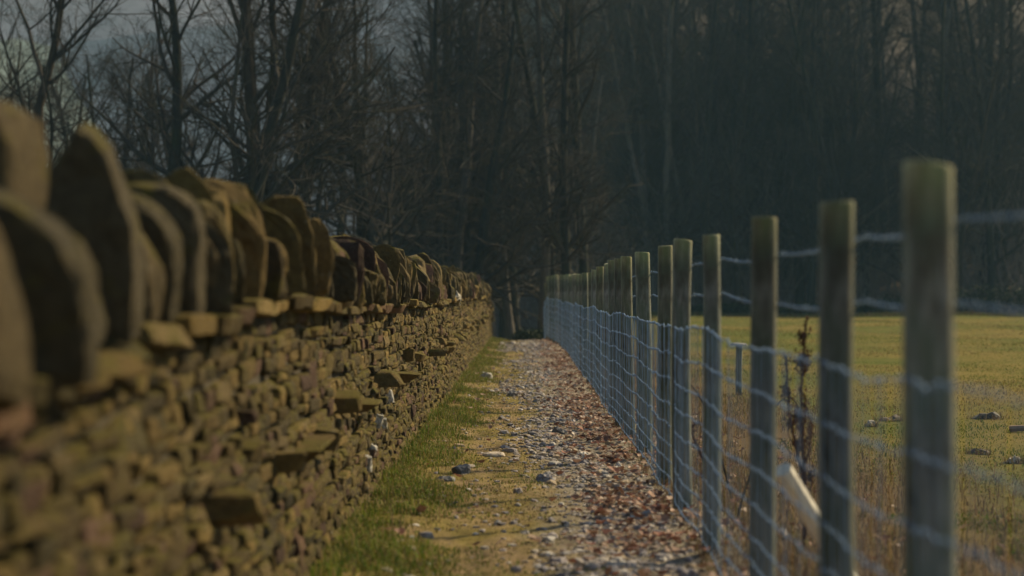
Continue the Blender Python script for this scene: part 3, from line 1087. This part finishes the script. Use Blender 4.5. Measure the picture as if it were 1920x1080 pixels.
# dry dock stalks behind the netting
M_DOCK = leafy('dry_seed_heads', 0.9, 0.1)
for (x, y, H, lab, sd) in ((1.17, 9.0, 1.0, 'tall dark dry dock stalk with a rusty seed head standing behind the fence', 1),
                           (1.26, 9.4, 0.82, 'shorter branching dry dock stalk beside the tallest one behind the fence', 2),
                           (0.98, 10.9, 0.70, 'thin dry weed stalk leaning left behind the netting', 3)):
    rr = np.random.default_rng(90 + sd)
    root = empty('dock_plant', (x, y, h1(x, y)), 0)
    tag(root, lab, 'dry plant', 'dry dock stalks behind the fence')
    mb = MB()
    K = 9
    t = np.linspace(0, 1, K)
    lean = -0.22 if sd == 3 else 0.05 * rr.normal()
    main = np.stack([lean * t + 0.012 * np.sin(t * 7), 0.02 * np.sin(t * 5), t * H], 1)
    tubes(mb, main[None], (0.0085 * (1 - 0.6 * t))[None], 6, (0.10, 0.05, 0.035))
    nb = 9 if sd < 3 else 4
    ends = []
    for k in range(nb):
        s = rr.uniform(0.35, 0.92)
        p0 = main[int(s * (K - 1))]
        a = rr.uniform(0, 6.28)
        L = rr.uniform(0.10, 0.22) * (1.2 - s)* 1.6
        p1 = p0 + np.array([math.cos(a) * L * 0.2, math.sin(a) * L * 0.2, L * 0.8])
        br = np.stack([p0, (p0 + p1) / 2 + np.array([math.cos(a), math.sin(a), 0]) * 0.02, p1])
        tubes(mb, br[None], np.array([[0.004, 0.003, 0.0018]]), 5, (0.12, 0.06, 0.04))
        ends.append((p0 * 0.4 + p1 * 0.6, p1))
    mb.build('stem', M_DOCK, root)
    ends.append((main[-3], main[-1]))
    ends.append((main[-4], main[-2]))
    for (p0, p1) in ends:
        mb = MB()
        n = 55 if sd < 3 else 35
        t = rr.random(n)[:, None]
        p = p0 + (p1 - p0) * t + rr.normal(0, 0.011, (n, 3))
        blades(mb, p, rr.uniform(0.010, 0.022, n), rr.uniform(0.008, 0.014, n), rr.uniform(0, 1.2, n), pick([(0.12, 0.06, 0.035), (0.17, 0.09, 0.05), (0.07, 0.045, 0.03)], n, rr), rr)
        mb.build('seed_head', M_DOCK, root)

# bramble cane arching through the brown grass
rr = np.random.default_rng(5)
t = np.linspace(0, 1, 12)
for (x0, y0, dx, dy, H, lab) in ((1.12, 11.6, -0.30, 0.5, 0.62, 'tallest bare brown bramble cane arching to the left out of the dead grass'),
                                 (1.3, 12.5, 0.35, 0.3, 0.5, 'bare brown bramble cane arching to the right, furthest back in the dead grass'),
                                 (1.0, 10.2, 0.28, 0.1, 0.42, 'lowest bare brown bramble cane close behind the netting')):
    mb = MB()
    line = np.stack([dx * t, dy * t, H * np.sin(t * 2.2) + 0.012 * np.sin(t * 9) - 0.02], 1)
    tubes(mb, line[None], (0.005 * (1 - 0.5 * t))[None], 5)
    tag(mb.build('bramble', M_BARK_BROWN, loc=(x0, y0, h1(x0, y0))), lab, 'bramble', 'bramble canes behind the fence')


# ------------------------------------------------------------------ trees
def grow(origin, direc, length, radius, K, wander, up, rr, taper=0.35):
    """N branches at once -> points (N,K,3) and radii (N,K)"""
    n = len(origin)
    P = np.empty((n, K, 3))
    P[:, 0] = origin
    d = direc / np.linalg.norm(direc, axis=1, keepdims=True)
    step = (length / (K - 1))[:, None]
    for k in range(1, K):
        d = d + rr.normal(0, wander, (n, 3)) + np.array([[0, 0, up]])
        d /= np.linalg.norm(d, axis=1, keepdims=True)
        P[:, k] = P[:, k - 1] + d * step
    t = np.linspace(0, 1, K)[None, :]
    return P, radius[:, None] * (1 - (1 - taper) * t)


def fork(P, Rd, per, lo, hi, angle, rr, lscale, length, rscale):
    """children along each branch"""
    n, K, _ = P.shape
    i = np.repeat(np.arange(n), per)
    m_ = len(i)
    t = rr.uniform(lo, hi, m_) * (K - 1)
    k0 = np.minimum(t.astype(int), K - 2)
    fr = (t - k0)[:, None]
    o = P[i, k0] * (1 - fr) + P[i, k0 + 1] * fr
    rad = Rd[i, k0] * (1 - fr[:, 0]) + Rd[i, k0 + 1] * fr[:, 0]
    T = P[i, k0 + 1] - P[i, k0]
    T /= np.linalg.norm(T, axis=1, keepdims=True)
    rnd = rr.normal(size=(m_, 3))
    rnd -= (rnd * T).sum(1, keepdims=True) * T
    rnd /= np.linalg.norm(rnd, axis=1, keepdims=True)
    a = rr.normal(angle, 0.2, m_)[:, None]
    d = T * np.cos(a) + rnd * np.sin(a)
    L = length[i] * lscale * rr.uniform(0.6, 1.3, m_) * (1.15 - 0.55 * t / (K - 1))
    return o, d, L, np.maximum(rad * rscale * rr.uniform(0.75, 1.1, m_), 0.0035)


def tree_meshes(seed, kind):
    rr = np.random.default_rng(seed)
    trunk, crown = MB(), MB()
    if kind == 'spreading':
        H, R0 = rr.uniform(9, 11), rr.uniform(0.14, 0.20)
        P, Q = grow(np.array([[0, 0, -0.4]]), np.array([[rr.normal() * 0.08, rr.normal() * 0.08, 1]]), np.array([H]), np.array([R0]), 14, 0.07, 0.05, rr, 0.25)
        stems = [(P, Q)]
        if rr.random() < 0.5:                       # forked near the foot
            P2, Q2 = grow(P[0, 2:3], np.array([[rr.choice([-1, 1]) * 0.45, 0.1, 1]]), np.array([H * 0.85]), np.array([R0 * 0.75]), 12, 0.07, 0.06, rr, 0.25)
            stems.append((P2, Q2))
        per1, lo1, ang1, ls1, up1, per2, per3, per4 = 18, 0.12, 0.85, 0.36, 0.04, 7, 5, 4
    else:
        H, R0 = rr.uniform(13, 16), rr.uniform(0.10, 0.20)
        P, Q = grow(np.array([[0, 0, -0.4]]), np.array([[rr.normal() * 0.05, rr.normal() * 0.05, 1]]), np.array([H]), np.array([R0]), 14, 0.03, 0.04, rr, 0.35)
        stems = [(P, Q)]
        per1, lo1, ang1, ls1, up1, per2, per3, per4 = (20, 0.10, 0.85, 0.20, 0.05, 7, 5, 3)
    for (P, Q) in stems:
        Q = Q.copy()
        Q[:, 0] *= 1.45
        Q[:, 1] *= 1.08
        tubes(trunk, P, Q, 9)
        o, d, L, rd = fork(P, Q, per1, lo1, 0.98, ang1, rr, ls1, np.array([H]), 0.54)
        P1, Q1 = grow(o, d, L, rd, 9, 0.10, up1, rr, 0.3)
        tubes(crown, P1, Q1, 6)
        o, d, L, rd = fork(P1, Q1, per2, 0.15, 1.0, 0.75, rr, 0.55, L, 0.6)
        P2, Q2 = grow(o, d, L, rd, 6, 0.13, 0.04, rr, 0.35)
        tubes(crown, P2, Q2, 4)
        o, d, L, rd = fork(P2, Q2, per3, 0.15, 1.0, 0.7, rr, 0.55, L, 0.6)
        P3_, Q3 = grow(o, d, L, rd, 5, 0.14, 0.03, rr, 0.4)
        tubes(crown, P3_, Q3, 3)
        o, d, L, rd = fork(P3_, Q3, per4, 0.2, 1.0, 0.65, rr, 0.6, np.maximum(L, 0.25), 0.65)
        P4, Q4 = grow(o, d, L, rd, 3, 0.14, 0.02, rr, 0.5)
        tubes(crown, P4, Q4, 3)
    return trunk, crown


variants = {}
for kind, cnt in (('spreading', 6), ('pole', 8)):
    for s in range(cnt):
        tb, cb = tree_meshes(500 + s + (40 if kind == 'pole' else 0), kind)
        mt = M_BARK if s % 2 == 0 else (M_BARK_GREY if kind == 'pole' else M_BARK_BROWN)
        variants[(kind, s)] = (tb.mesh('trunk', mt, True), cb.mesh('crown', M_TWIG, False))


def place_tree(kind, s, x, y, rz, sc, label, group=None, cat='tree'):
    root = empty('bare_tree', (x, y, h1(x, y)), rz)
    root.scale = (sc, sc, sc)
    tag(root, label, cat, group)
    for nm, me in zip(('trunk', 'crown'), variants[(kind, s)]):
        o = bpy.data.objects.new(nm, me)
        C.objects.link(o)
        o.parent = root
    return root


# trees behind the wall, each with its place in the row
LT = [(-80, 50, 3, 1.0, 'half seen spreading bare tree at the far left edge above the tallest coping stone'),
      (95, 47, 1, 0.95, 'bare tree with thin drooping branches directly above the largest blurred coping stone'),
      (210, 56, 4, 0.9, 'slender bare tree between the two leftmost trees behind the wall, set further back'),
      (300, 45, 0, 1.0, 'straight upright bare tree behind the wall where the near coping stones give way'),
      (392, 44, 2, 1.15, 'thickest bare trunk behind the wall, rising beside a second stem'),
      (436, 47, 5, 0.95, 'dark bare tree close to the right of the thickest trunk behind the wall'),
      (494, 46, 1, 1.05, 'bare tree with a clean dark trunk above the middle of the coping'),
      (588, 48, 3, 1.0, 'crooked bare tree with wide forks standing before the pale hillside'),
      (640, 55, 0, 0.85, 'thin bare tree with ascending limbs just right of the crooked one'),
      (676, 50, 4, 0.95, 'slim forked bare tree against the purple gap in the hillside'),
      (748, 49, 2, 1.0, 'stout dark bare tree at the left edge of the dense wood'),
      (800, 60, 5, 0.95, 'bare tree in the shade just inside the left edge of the wood'),
      (860, 58, 0, 0.95, 'dark bare tree above the far end of the stone wall')]
rt = np.random.default_rng(77)
for (px, d, s, sc, lab) in LT:
    place_tree('spreading', s, (px - 985) / 4000 * d, d, rt.uniform(0, 6.28), sc, lab, 'bare trees behind the wall')

for i in range(9):
    d = rt.uniform(56, 80)
    px = -60 + i * 68 + rt.uniform(-20, 20)
    place_tree('spreading', int(rt.integers(6)), (px - 985) / 4000 * d, d, rt.uniform(0, 6.28), rt.uniform(0.8, 1.1),
               'fainter slender bare tree in the back row behind the wall, seen through the nearer trees', 'back row of bare trees behind the wall')
pts = []
def far_enough(x, y, dmin):
    return all((x - a) ** 2 + (y - b_) ** 2 > dmin * dmin for a, b_ in pts)


cnt = 0
tries = 0
while cnt < 52 and tries < 4000:                   # the wood that closes the end of the path
    tries += 1
    d = rt.uniform(58, 84)
    px = rt.uniform(810, 1330)
    x = (px - 985) / 4000 * d
    if not far_enough(x, d, 0.6): continue
    if x > 2.2: d = d + 30; x = (px - 985) / 4000 * d
    pts.append((x, d))
    kind, s = ('pole', int(rt.integers(8))) if rt.random() < 0.85 else ('spreading', int(rt.integers(6)))
    place_tree(kind, s, x, d, rt.uniform(0, 6.28), rt.uniform(0.8, 1.15), 'slim dark bare tree in the dense wood that closes the end of the path', 'bare trees of the wood behind the path')
    cnt += 1
cnt = 0
while cnt < 72 and tries < 9000:                   # the wood beyond the field
    tries += 1
    d = 91 + 22 * rt.random() ** 1.4
    px = rt.uniform(1150, 2010)
    x = (px - 985) / 4000 * d
    if not far_enough(x, d, 0.8): continue
    pts.append((x, d))
    kind, s = ('pole', int(rt.integers(8))) if rt.random() < 0.8 else ('spreading', int(rt.integers(6)))
    place_tree(kind, s, x, d, rt.uniform(0, 6.28), rt.uniform(0.95, 1.3), 'slim dark bare tree in the dense wood along the far side of the field', 'bare trees of the wood beyond the field')
    cnt += 1

# brushwood filling the wood up the slope behind
rr = np.random.default_rng(99)
mb = MB()
n = 8000
d = rr.uniform(84, 125, n)
px = rr.uniform(860, 2050, n)
x = (px - 985) / 4000 * d
k_ = ~((x > 1.5) & (d < 92))
x, d = x[k_], d[k_]
n = len(x)
P, Q = grow(np.stack([x, d, ground_h(x, d) - 0.1], 1), np.stack([rr.normal(0, 0.35, n), rr.normal(0, 0.35, n), np.ones(n)], 1), rr.uniform(1.5, 8.5, n), rr.uniform(0.012, 0.035, n), 6, 0.16, 0.03, rr, 0.3)
tubes(mb, P, Q, 3)
o, dd, L, rd = fork(P, Q, 3, 0.2, 1.0, 0.7, rr, 0.4, rr.uniform(2, 5, n), 0.6)
P, Q = grow(o, dd, L, rd, 4, 0.18, 0.02, rr, 0.4)
tubes(mb, P, Q, 3)
tag(mb.build('brushwood', M_BRUSH), 'mass of thin dark brushwood filling the wood and the slope behind it', 'brushwood', kind='stuff')


# evergreen scrub: hedge along the far side of the field, low shrubs at the path's end
def leaf_cloud(mb, centers, radii, per, size, cols, rr):
    for c0, rd in zip(centers, radii):
        dirs = rr.normal(size=(per, 3))
        dirs /= np.linalg.norm(dirs, axis=1, keepdims=True)
        p = np.asarray(c0) + dirs * np.asarray(rd) * rr.uniform(0.35, 1.05, (per, 1))
        blades(mb, p, rr.uniform(0.6, 1.4, per) * size, rr.uniform(0.5, 0.9, per) * size, rr.uniform(0.2, 1.4, per), pick(cols, per, rr), rr)


DK = [(0.018, 0.03, 0.01), (0.03, 0.045, 0.014), (0.012, 0.02, 0.01), (0.05, 0.06, 0.02)]
rr = np.random.default_rng(123)
hd = empty('hedge', (16, 89, h1(16, 89)))
tag(hd, 'long low dark evergreen hedge along the far side of the field', 'hedge')
mb = MB()
cs, rs = [], []
for xx in np.arange(6.5, 27, 0.55):
    hgt = (0.35 + 0.75 * float(sstep(12, 19, xx))) * rr.uniform(0.75, 1.2)
    cs.append((xx - 16 + rr.normal() * 0.1, rr.normal() * 0.25, hgt * 0.55))
    rs.append((0.55, 0.5, hgt * 0.7))
leaf_cloud(mb, cs, rs, 420, 0.10, DK, rr)
mb.build('foliage', M_LEAF, hd)
mb = MB()
n = 70
o = np.stack([rr.uniform(-9.5, 11, n), rr.normal(0, 0.2, n), np.full(n, -0.1)], 1)
P, Q = grow(o, np.stack([rr.normal(0, 0.3, n), rr.normal(0, 0.3, n), np.ones(n)], 1), rr.uniform(0.5, 1.0, n), np.full(n, 0.02), 4, 0.2, 0, rr)
tubes(mb, P, Q, 5)
mb.build('stems', M_BARK_BROWN, hd)
for (x, y, s, lab) in ((-0.02, 52.5, 0.34, 'small rounded dark shrub at the end of the path, left of the other one'),
                       (0.38, 53.2, 0.40, 'low spreading dark shrub at the end of the path beside the fence')):
    sh = empty('shrub', (x, y, h1(x, y)))
    tag(sh, lab, 'shrub', 'low shrubs at the end of the path')
    mb = MB()
    leaf_cloud(mb, [(0, 0, s * 0.6), (s * 0.5, 0.1, s * 0.4), (-s * 0.4, 0, s * 0.35)], [(s * 0.7, s * 0.7, s * 0.6)] * 3, 500, 0.05, DK, rr)
    mb.build('foliage', M_LEAF, sh)
    mb = MB()
    o = np.stack([rr.normal(0, s * 0.2, 8), rr.normal(0, s * 0.2, 8), np.full(8, -0.05)], 1)
    P, Q = grow(o, np.stack([rr.normal(0, 0.5, 8), rr.normal(0, 0.5, 8), np.ones(8)], 1), np.full(8, s), np.full(8, 0.012), 4, 0.2, 0, rr)
    tubes(mb, P, Q, 4)
    mb.build('stems', M_BARK_BROWN, sh)

# ------------------------------------------------------------------ haze
HAZE = 0.0006
if HAZE:
    x0, x1, y0, y1, z0, z1 = -440, 440, -60, 650, -14, 190
    v = np.array([(x, y, z) for x in (x0, x1) for y in (y0, y1) for z in (z0, z1)])
    f = np.array([(0, 1, 3, 2), (4, 6, 7, 5), (0, 4, 5, 1), (2, 3, 7, 6), (0, 2, 6, 4), (1, 5, 7, 3)])
    mb = MB()
    mb.add(v, f)
    mz = bpy.data.materials.new('valley_haze')
    mz.use_nodes = True
    nt = mz.node_tree
    nt.nodes.remove(nt.nodes['Principled BSDF'])
    pv = nt.nodes.new('ShaderNodeVolumePrincipled')
    pv.inputs['Color'].default_value = (0.40, 0.76, 0.98, 1)
    pv.inputs['Density'].default_value = HAZE
    nt.links.new(pv.outputs[0], nt.nodes['Material Output'].inputs['Volume'])
    tag(mb.build('haze', mz), 'thin bluish haze in the valley air', 'haze', kind='stuff')
